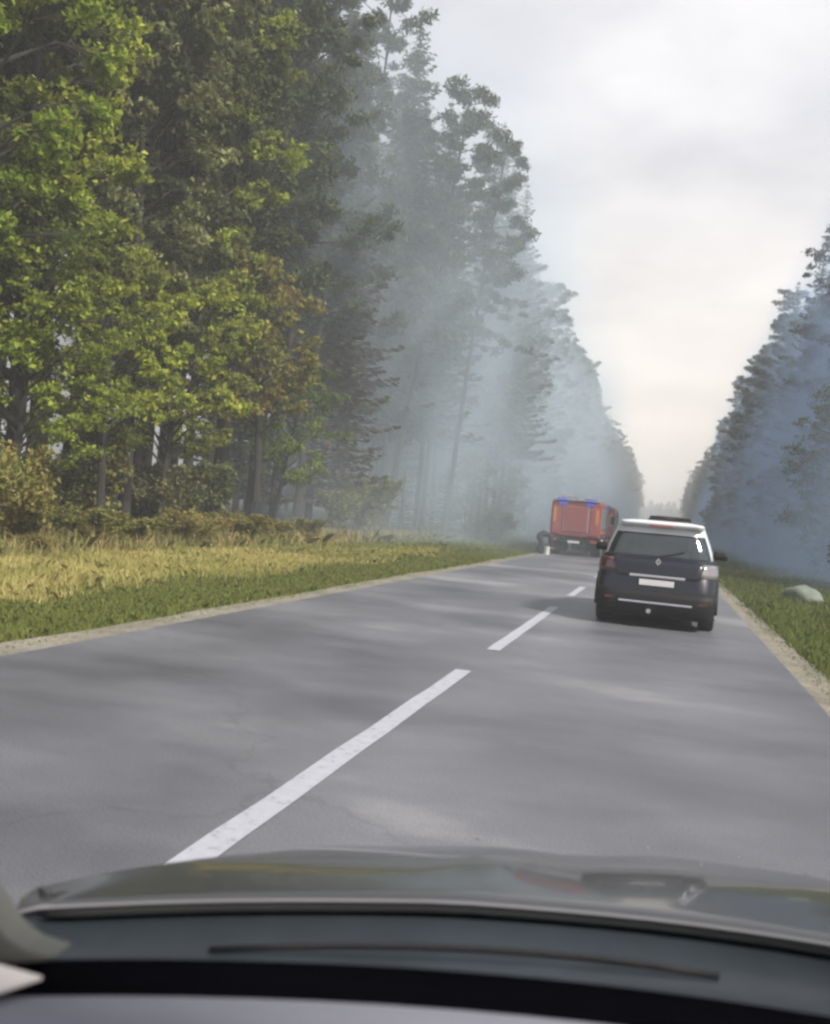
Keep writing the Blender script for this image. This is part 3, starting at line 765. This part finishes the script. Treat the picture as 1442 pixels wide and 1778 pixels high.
    # tail lights wrap the corners
    for s in (-1, 1):
        v = []; f = []; n = 8
        for i, z in enumerate((.80, .87, .94, 1.0)):
            y0 = .10 + (z - .8) * .36; r = .35; hx = hw * 1.0 - (z - .8) * .06 + .008
            for j in range(n + 1):
                a = R(5 + 75 * j / n) if i in (1, 2) else R(12 + 62 * j / n)
                v.append((s * (hx - r + r * math.cos(a)), y0 + r - r * math.sin(a) - .006, z))
        for i in range(3):
            for j in range(n): f.append((i * (n + 1) + j, i * (n + 1) + j + 1, (i + 1) * (n + 1) + j + 1, (i + 1) * (n + 1) + j))
        mm = MB(); mm.add(v, f); o = mm.build('tail_light', 'lens_pale' if s > 0 else 'lens_dark', c, smooth=True)  # right lens coloured paler, left lens darker
        so_ = o.modifiers.new('solid', 'SOLIDIFY'); so_.thickness = .015; so_.offset = 0
        # mirror
        mb = MB(); mb.loft([rrect(.11, -.05, .05, 0, .04), rrect(.125, -.06, .06, .07, .05), rrect(.10, -.05, .05, .14, .04)])
        mo = mb.build('door_mirror', 'black_plastic', c, smooth=True, loc=(s * (hw + .12), L * .62, belt - .03))
        MB().box((s * -.13, 0, .03), (.12, .05, .05)).build('mirror_arm', 'black_plastic', mo, bevel=.01)
        for y in (.72, L - .85):
            wheel(c, s * (hw - .11), y, .33, .22)
            mm = MB(); mm.tube([(s * (hw + .0), y + .40 * math.cos(R(a)), .34 + .40 * math.sin(R(a))) for a in range(-10, 191, 20)], .03, 6); mm.build('wheel_arch', 'black_plastic', c, smooth=True)
    # rear wiper
    MB().tube([(.02, .19, belt + .01), (.22, .20, belt + .06), (.36, .21, belt + .10)], .008, 6).build('rear_wiper', 'black_plastic', c)
    MB().box((0, L * .5, .24), (W * .86, L * .84, .16)).build('underbody', 'black_plastic', c)
    return c
car = hatchback((1.72, 14.0, 0), W=1.74, label='black compact hatchback with silver roof driving ahead in the right lane', group='cars on the road ahead')
car.rotation_euler.z = R(-.5)
van = hatchback((1.95, 32.5, 0), W=1.9, H=1.98, L=4.8, belt=1.15, label='dark vehicle further ahead, only its roof showing above the silver roofed car', group='cars on the road ahead',
                roofm='black_paint')

# ------------------------------------------------------------------ fire engines
def fire_engine(loc, label, rear_detail=True, cabw=2.1):
    e = empty('fire_engine', loc, 0, label=label, cat='fire engine', group='red fire engines in the left lane')
    W = 2.2; hw = W / 2; H = 2.42
    MB().box((0, 3.3, .72), (.9, 6.2, .22)).build('chassis', 'black_plastic', e, bevel=.02)
    b = MB().box((0, 2.1, (H + .85) / 2), (W, 4.2, H - .85)).build('body', 'red_paint', e, bevel=.06)
    sh = MB().box((0, -.012, 1.62), (1.14, .05, 1.12)).build('shutter_frame', 'grey_metal', b, bevel=.01)
    for k in range(11):
        MB().box((0, -.045, 1.13 + k * .1), (1.04, .03, .088)).build('shutter_slat', 'red_shutter', sh, bevel=.01)
    for s in (-1, 1):
        rp = MB().box((s * .83, -.012, 1.55), (.36, .04, 1.2)).build('rear_panel', 'red_shutter', b, bevel=.015)
        MB().box((s * .93, -.036, 1.78), (.14, .012, .66)).build('reflective_stripe', 'orange', rp)
        MB().box((s * (hw + .004), 2.1, 1.12), (.02, 3.9, .10)).build('side_stripe', 'orange', b)
        for k in range(3):
            f = MB().box((s * (hw + .012), .75 + k * 1.28, 1.72), (.03, 1.12, .98)).build('locker_shutter', 'grey_metal', b, bevel=.01)
            MB().box((s * (hw + .035), .75 + k * 1.28, 1.27), (.025, .5, .03)).build('handle', 'black_plastic', f)
    MB().box((0, 2.1, H + .03), (W - .1, 4.1, .05)).build('roof_deck', 'grey_metal', b, bevel=.01)
    # blue lights at the top of the rear
    for s in (-1, 1):
        bl = MB(); bl.box((s * .62, .02, H + .07), (.5, .22, .12)); bl.build('blue_light', 'blue_light', e, bevel=.04)
        MB().box((s * .60, -.03, H - .12), (.36, .05, .16)).build('blue_light', 'blue_light', e, bevel=.03)
    MB().box((0, .02, H + .04), (1.9, .26, .05)).build('light_bar', 'grey_metal', e, bevel=.01)
    # roof ladder
    ld = MB()
    for s in (-.22, .22): ld.tube([(s + .45, .3, H + .16), (s + .45, 4.6, H + .16)], .025, 6)
    for k in range(13): ld.tube([(.23, .5 + k * .32, H + .16), (.67, .5 + k * .32, H + .16)], .015, 6)
    ld.build('ladder', 'grey_metal', e)
    MB().box((-.5, 1.9, H + .17), (.5, 2.4, .22)).build('roof_locker', 'grey_metal', e, bevel=.03)
    # bumper, lamps, plate, step
    bp = MB().box((0, -.10, .66), (W - .1, .16, .2)).build('bumper', 'black_plastic', e, bevel=.03)
    for s in (-1, 1):
        MB().box((s * .86, -.19, .67), (.3, .04, .12)).build('tail_light', 'lens_red', bp, bevel=.01)
        MB().box((s * .72, -.02, .42), (.42, .03, .34)).build('mud_flap', 'rubber', e)
    MB().box((0, -.19, .62), (.52, .015, .11)).build('number_plate', 'plate', bp)
    # cab
    cb = MB(); cb.prism([(4.3, .62), (6.55, .62), (6.6, 1.35), (6.25, 2.05), (6.05, 2.22), (4.3, 2.22)], 'X', -cabw / 2, cabw / 2)
    cab = cb.build('cab', 'red_paint', e, bevel=.06)
    MB().prism([(6.62, 1.40), (6.30, 2.03), (6.28, 2.02), (6.60, 1.38)], 'X', -cabw / 2 + .12, cabw / 2 - .12).build('windscreen', 'dark_glass', cab)
    for s in (-1, 1):
        MB().prism([(5.2, 1.42), (6.3, 1.42), (6.1, 2.0), (5.2, 2.0)], 'X', s * cabw / 2 - .01, s * cabw / 2 + .02).build('side_window', 'dark_glass', cab)
        MB().box((s * (cabw / 2 + .22), 6.15, 1.75), (.2, .06, .42)).build('door_mirror', 'black_plastic', cab, bevel=.02)
        wheel(e, s * (hw - .18), 1.2, .46, .44); wheel(e, s * (hw - .14), 5.5, .46, .28)
        MB().tube([(s * (hw - .02), 1.2 + .56 * math.cos(R(a)), .52 + .5 * math.sin(R(a))) for a in range(0, 181, 20)], .05, 6).build('wheel_arch', 'black_plastic', e)
    MB().box((0, 5.3, 2.31), (1.5, .3, .16)).build('blue_light', 'blue_light', e, bevel=.04)
    return e
fire_engine((-2.02, 41.3, 0), 'nearest red fire engine with blue lights on top, stopped in the left lane')
fe2 = fire_engine((-1.95, 51.0, 0), 'second red fire engine, half hidden just ahead of the nearest one')

# bent person in dark clothing beside the first engine
def person(loc, rz):
    J = {'pel': (0, 0, .80), 'spi': (0, .16, .90), 'che': (0, .40, .86), 'nec': (0, .55, .80), 'hed': (0, .64, .76), 'top': (0, .74, .68),
         'hl': (-.10, 0, .78), 'kl': (-.13, .10, .44), 'al': (-.13, -.04, .09), 'fl': (-.14, .14, .04),
         'hr': (.10, 0, .78), 'kr': (.13, .14, .44), 'ar': (.13, .02, .09), 'fr': (.14, .20, .04),
         'sl': (-.19, .45, .84), 'el': (-.23, .50, .57), 'wl': (-.16, .56, .34), 'gl': (-.14, .57, .25),
         'sr': (.19, .45, .84), 'er': (.23, .52, .57), 'wr': (.16, .60, .34), 'gr': (.14, .61, .25)}
    E = [('pel', 'spi'), ('spi', 'che'), ('che', 'nec'), ('nec', 'hed'), ('hed', 'top')]
    for s in 'lr': E += [('pel', 'h' + s), ('h' + s, 'k' + s), ('k' + s, 'a' + s), ('a' + s, 'f' + s), ('che', 's' + s), ('s' + s, 'e' + s), ('e' + s, 'w' + s), ('w' + s, 'g' + s)]
    rad = dict(pel=.18, spi=.18, che=.19, nec=.06, hed=.09, top=.085, h=.13, k=.09, a=.05, f=.05, s=.075, e=.05, w=.035, g=.032)
    ks = list(J); me = bpy.data.meshes.new('person'); me.from_pydata([J[k] for k in ks], [(ks.index(a), ks.index(b)) for a, b in E], []); me.update()
    o = link(bpy.data.objects.new('person', me))
    sk = o.modifiers.new('skin', 'SKIN')
    for i, k in enumerate(ks):
        r = rad.get(k, rad.get(k[0], .05)); d = me.skin_vertices[0].data[i]; d.radius = (r, r); d.use_root = (k == 'pel')
    s2 = o.modifiers.new('sub', 'SUBSURF'); s2.levels = s2.render_levels = 2
    dg = bpy.context.evaluated_depsgraph_get(); m2 = bpy.data.meshes.new_from_object(o.evaluated_get(dg))
    bpy.data.objects.remove(o)
    for m in ('cloth_dark', 'skin'): m2.materials.append(MAT[m])
    for p in m2.polygons:
        c = p.center
        if (c.z < .31 and c.y > .48) or (c.y > .60 and abs(c.x) < .13 and c.z < .74 and c.z > .5): p.material_index = 1
        p.use_smooth = True
    r = link(bpy.data.objects.new('person', m2)); r.location = loc; r.rotation_euler = (0, 0, rz)
    tag(r, 'person in dark clothing bending down beside the rear of the nearest fire engine', 'person')
    h = bmesh.new(); bmesh.ops.create_uvsphere(h, u_segments=16, v_segments=10, radius=.105)
    for v in h.verts: v.co.z = max(v.co.z, -.01)
    hm = bpy.data.meshes.new('helmet'); h.to_mesh(hm); h.free()
    ho = mesh_obj('helmet', hm, 'cloth_dark', r, True, (0, .74, .72)); ho.rotation_euler = (R(-50), 0, 0)
person((-3.42, 40.2, 0), R(-75))
mb = MB(); mb.cyl((0, 0, .17), .12, .34, 'Z', 20, .13); t = mb.build('canister', 'white_plastic', loc=(-3.02, 40.0, 0)); tag(t, 'white canister standing on the road beside the bending person', 'canister')

# ------------------------------------------------------------------ the car the picture is taken from
own = empty('car', (1.75, 0, 0), 0, label='dark car seen from inside, its bonnet and dashboard along the bottom', cat='car')
MAT['bonnet'] = simple('bonnet_paint', (.040, .043, .048), .42, metal=.3, coat=.8, var=.2, nscale=2, bump=.03, bscale=2.5)
MAT['dash'] = simple('dashboard_vinyl', (.21, .215, .26), .5, var=.15, bump=.1, bscale=150)
MAT['cowl'] = simple('cowl_plastic', (.022, .028, .036), .35, var=.3, bump=.2, bscale=8)
MAT['edge_lip'] = simple('bonnet_lip', (.13, .13, .15), .7)
MAT['seal'] = simple('black_seal', (.002, .002, .003), 1, spec=0)
MAT['trim'] = simple('pillar_trim', (.085, .088, .084), .7, var=.12)
MAT['paper'] = simple('paper', (.72, .68, .66), .8, var=.03)
CX = .30                                   # the driver sits left of the car's middle
def itp(c, tab):
    c = min(abs(c), tab[-1][0])
    for a, b in zip(tab[:-1], tab[1:]):
        if a[0] <= c <= b[0]:
            t = (c - a[0]) / (b[0] - a[0]); return a[1] + (b[1] - a[1]) * t
    return tab[-1][1]
YR = [(i * .05, 1.142 - .38 * (i * .05) ** 2) for i in range(19)] + [(.905, .82)]
YF = [(0, 1.96), (.25, 1.95), (.41, 1.90), (.60, 1.86), (.725, 1.79), (.80, 1.68), (.856, 1.5), (.885, 1.16), (.905, .86)]
ZF = [(0, .800), (.25, .792), (.41, .776), (.725, .776), (.80, .80), (.856, .84), (.885, .935), (.905, 1.01)]
def bonnet():
    cs = sorted(set([-.905, -.895, -.885, -.87, -.856, -.83, -.80, -.76] + [round(-.725 + i * .05, 4) for i in range(30)] + [.76, .80, .83, .856, .87, .885, .895, .905]))
    ny = 14; v = []; f = []; nx = len(cs) - 1
    for j in range(ny + 1):
        t = j / ny
        for c in cs:
            yr, yf = itp(c, YR), itp(c, YF); zf = itp(c, ZF); y = yr + (yf - yr) * t
            z = 1.0 + (zf - 1.0) * (.75 * t + .25 * t * t) + .012 * math.sin(math.pi * t)
            z += .010 * math.exp(-((abs(c) - .5) / .07) ** 2) * math.sin(math.pi * min(1, t * 1.2 + .05))
            v.append((CX + c, y, z))
    for j in range(ny):
        for i in range(nx): f.append((j * (nx + 1) + i, j * (nx + 1) + i + 1, (j + 1) * (nx + 1) + i + 1, (j + 1) * (nx + 1) + i))
    k = len(v)
    for i in range(nx + 1):
        p = v[ny * (nx + 1) + i]; v.append((CX + (p[0] - CX) * 1.01, p[1] + .03, p[2] - .14))
    for i in range(nx): f.append((ny * (nx + 1) + i, ny * (nx + 1) + i + 1, k + i + 1, k + i))
    mb = MB(); mb.add(v, f); o = mb.build('bonnet', 'bonnet', own, smooth=True)
    s = o.modifiers.new('solid', 'SOLIDIFY'); s.thickness = .012
    mb = MB(); mb.tube([(v[i][0], v[i][1] - .004, v[i][2] + .001) for i in range(nx + 1)], .0022, 6)
    mb.build('bonnet_edge', 'edge_lip', o, smooth=True)
bonnet()
YD = [(i * .05, .735 - .345 * (i * .05) ** 2) for i in range(20)]
cols = [-.93 + 1.86 * i / 40 for i in range(41)]
def sheet(rows, name, mat, parent=own):
    """rows: (tab, dy, z) curves across the car"""
    v = [(CX + c, itp(c, tab) + dy, z) for tab, dy, z in rows for c in cols]; n = len(cols)
    mb = MB(); mb.add(v, [(j * n + i, j * n + i + 1, (j + 1) * n + i + 1, (j + 1) * n + i) for j in range(len(rows) - 1) for i in range(n - 1)])
    return mb.build(name, mat, parent, smooth=True)
sheet([(YR, .05, .985), (YR, -.005, .978), (YR, -.03, .968), (YR, -.09, .968), (YR, -.14, .975), (YR, -.17, .99), (YR, -.20, 1.0)], 'cowl', 'cowl')
sheet([(YD, .11, 1.02), (YD, .085, 1.055), (YD, .07, 1.078), (YD, .05, 1.083), (YD, .02, 1.075), (YD, .012, 1.06)], 'windscreen_seal', 'seal')
sheet([(YD, .02, 1.05), (YD, .008, 1.078), (YD, -.01, 1.088), (YD, -.05, 1.094), (YD, -.15, 1.094), (YD, -.26, 1.07), (YD, -.30, .95)], 'dashboard', 'dash')
for x0, x1, zz in ((-.42, .10, .972), (.28, .95, .972)):
    ya = lambda x: itp(x - CX, YR) - .06
    P = [(x0 + (x1 - x0) * k / 8, ya(x0 + (x1 - x0) * k / 8), zz + .004 * math.sin(math.pi * k / 8)) for k in range(9)]
    wo = MB().tube(P, .0035, 6).build('wiper', 'black_plastic', own, smooth=True)
# left windscreen pillar: foot that widens on to the scuttle, then a bar leaning back over the driver
mb = MB()
foot = [(-.80, 1.165), (-.53, 1.160), (-.480, 1.150), (-.463, 1.142), (-.452, 1.132), (-.443, 1.122), (-.432, 1.114), (-.418, 1.1095), (-.393, 1.108), (-.400, 1.103), (-.425, 1.096), (-.457, 1.088), (-.80, 1.07)]
mb.prism(foot, 'Y', .575, .60); mb.build('pillar_foot', 'trim', own, bevel=.006)
for s_ in (-1, 1):
    xb, xt = CX + s_ * .95, CX + s_ * .70
    mb = MB(); mb.loft([[(xb + a, .60 + b, 1.10) for a, b in ((-.04, 0), (.04, 0), (.04, .08), (-.04, .08))],
                        [(xt + a, .24 + b, 1.70) for a, b in ((-.04, 0), (.04, 0), (.04, .07), (-.04, .07))]]); mb.build('windscreen_pillar', 'trim', own, bevel=.01)
    MB().box((CX + s_ * .86, -.6, .70), (.06, 2.5, .86)).build('door', 'black_paint', own, bevel=.02)
    MB().box((CX + s_ * .78, -.62, 1.40), (.06, .10, .66)).build('door_pillar', 'trim', own, bevel=.01)
MB().box((CX, -.78, 1.72), (1.42, 2.1, .05)).build('roof', 'bonnet', own, bevel=.02)
mb = MB(); mb.prism([(-.62 + 1.75, .575), (-.395 + 1.75, .566), (-.41 + 1.75, .535), (-.455 + 1.75, .49), (-.70 + 1.75, .43)], 'Z', 1.096, 1.0985)
pp = mb.build('paper', 'paper'); tag(pp, 'corner of white paper lying on the dashboard at the lower left', 'paper')
# dried specks on the bonnet
g2 = np.random.default_rng(5)
sp = MB()
for k in range(13):
    c = -.7 + 1.3 * g2.random(); t = g2.random()
    y = itp(c, YR) + (itp(c, YF) - itp(c, YR)) * t; z = 1.0 + (itp(c, ZF) - 1) * (.75 * t + .25 * t * t) + .014 + .012 * math.sin(math.pi * t)
    sp.box((1.75 + CX + c, y, z), (.003 + .005 * g2.random(), .004 + .006 * g2.random(), .002), rz=g2.random() * 3)
spo = sp.build('dirt', 'lens_pale'); tag(spo, 'pale specks of dirt scattered on the dark bonnet', 'dirt', kind='stuff')

# ------------------------------------------------------------------ air
def vol_mat(name, col, dens):
    m, nt, o = new_mat(name); p = N(nt, 'ShaderNodeVolumePrincipled')
    p.inputs['Color'].default_value = (*col, 1); p.inputs['Density'].default_value = dens
    nt.links.new(p.outputs[0], o.inputs['Volume']); return m, nt, p
m, _, _ = vol_mat('haze_air', (.84, .87, .93), .0024)
hb = MB().box((0, 380, 14.5), (500, 860, 31)).build('haze', m); tag(hb, 'thin pale haze filling the air over the whole road', 'haze', kind='stuff')
def smoke(name, x0, x1, y0, y1, z1, dens, col, label, nscale, thr, seed):
    m, nt, p = vol_mat(name, col, dens)
    tc = N(nt, 'ShaderNodeTexCoord'); g = N(nt, 'ShaderNodeNewGeometry')
    mp = N(nt, 'ShaderNodeMapping'); mp.inputs['Location'].default_value = (seed, seed * .7, 0); mp.inputs['Scale'].default_value = (1, .55, .62)
    mp.inputs['Rotation'].default_value = (0, .4, 0)
    nt.links.new(g.outputs['Position'], mp.inputs[0])
    n = noise(nt, nscale, 3, mp.outputs[0], .5)
    r = N(nt, 'ShaderNodeMapRange', interpolation_type='SMOOTHSTEP'); r.inputs[1].default_value = thr[0]; r.inputs[2].default_value = thr[1]
    r.inputs[3].default_value = .12; r.inputs[4].default_value = 2.4
    nt.links.new(n.outputs[0], r.inputs[0])
    # fade at the ends and upward, in the box's own 0..1 coordinates
    s = N(nt, 'ShaderNodeSeparateXYZ'); nt.links.new(tc.outputs['Generated'], s.inputs[0])
    def band(sock, a, b, lo=0., hi=1.):
        q = N(nt, 'ShaderNodeMapRange', interpolation_type='SMOOTHSTEP'); q.inputs[1].default_value = a; q.inputs[2].default_value = b
        q.inputs[3].default_value = lo; q.inputs[4].default_value = hi; nt.links.new(sock, q.inputs[0]); return q.outputs[0]
    fs = [r.outputs[0], band(s.outputs[1], 0, .14), band(s.outputs[1], .3 if x0 < 0 else .55, .9, 1, .0), band(s.outputs[2], .5 if x0 < 0 else .6, 1, 1, .1)]
    # the plume leans back towards the trees as it rises: effective x = x + slope * height
    ps = N(nt, 'ShaderNodeSeparateXYZ'); nt.links.new(g.outputs['Position'], ps.inputs[0])
    zc = N(nt, 'ShaderNodeMath', operation='MINIMUM'); zc.inputs[1].default_value = 15; nt.links.new(ps.outputs[2], zc.inputs[0])
    sl = N(nt, 'ShaderNodeMath', operation='MULTIPLY_ADD'); sl.inputs[1].default_value = .27 if x0 < 0 else -.25
    nt.links.new(zc.outputs[0], sl.inputs[0]); nt.links.new(ps.outputs[0], sl.inputs[2])
    fs += [band(sl.outputs[0], -8.5, 1.8, 1, 0)] if x0 < 0 else [band(sl.outputs[0], 4.5, 8)]
    cur = fs[0]
    for q in fs[1:]:
        mu = N(nt, 'ShaderNodeMath', operation='MULTIPLY'); nt.links.new(cur, mu.inputs[0]); nt.links.new(q, mu.inputs[1]); cur = mu.outputs[0]
    mu = N(nt, 'ShaderNodeMath', operation='MULTIPLY'); mu.inputs[1].default_value = dens; nt.links.new(cur, mu.inputs[0])
    nt.links.new(mu.outputs[0], p.inputs['Density'])
    o = MB().box(((x0 + x1) / 2, (y0 + y1) / 2, z1 / 2 + .02), (x1 - x0, y1 - y0, z1)).build('smoke', m)
    tag(o, label, 'smoke', kind='stuff')
smoke('smoke_grey', -34, 1.8, 25, 190, 27.5, .054, (.68, .81, .95), 'grey blue smoke drifting out of the left forest', .15, (.38, .68), 3)
smoke('smoke_blue', 4.5, 34, 18, 240, 24.5, .068, (.48, .65, .92), 'blue smoke hanging in front of the right forest', .09, (.35, .65), 9)
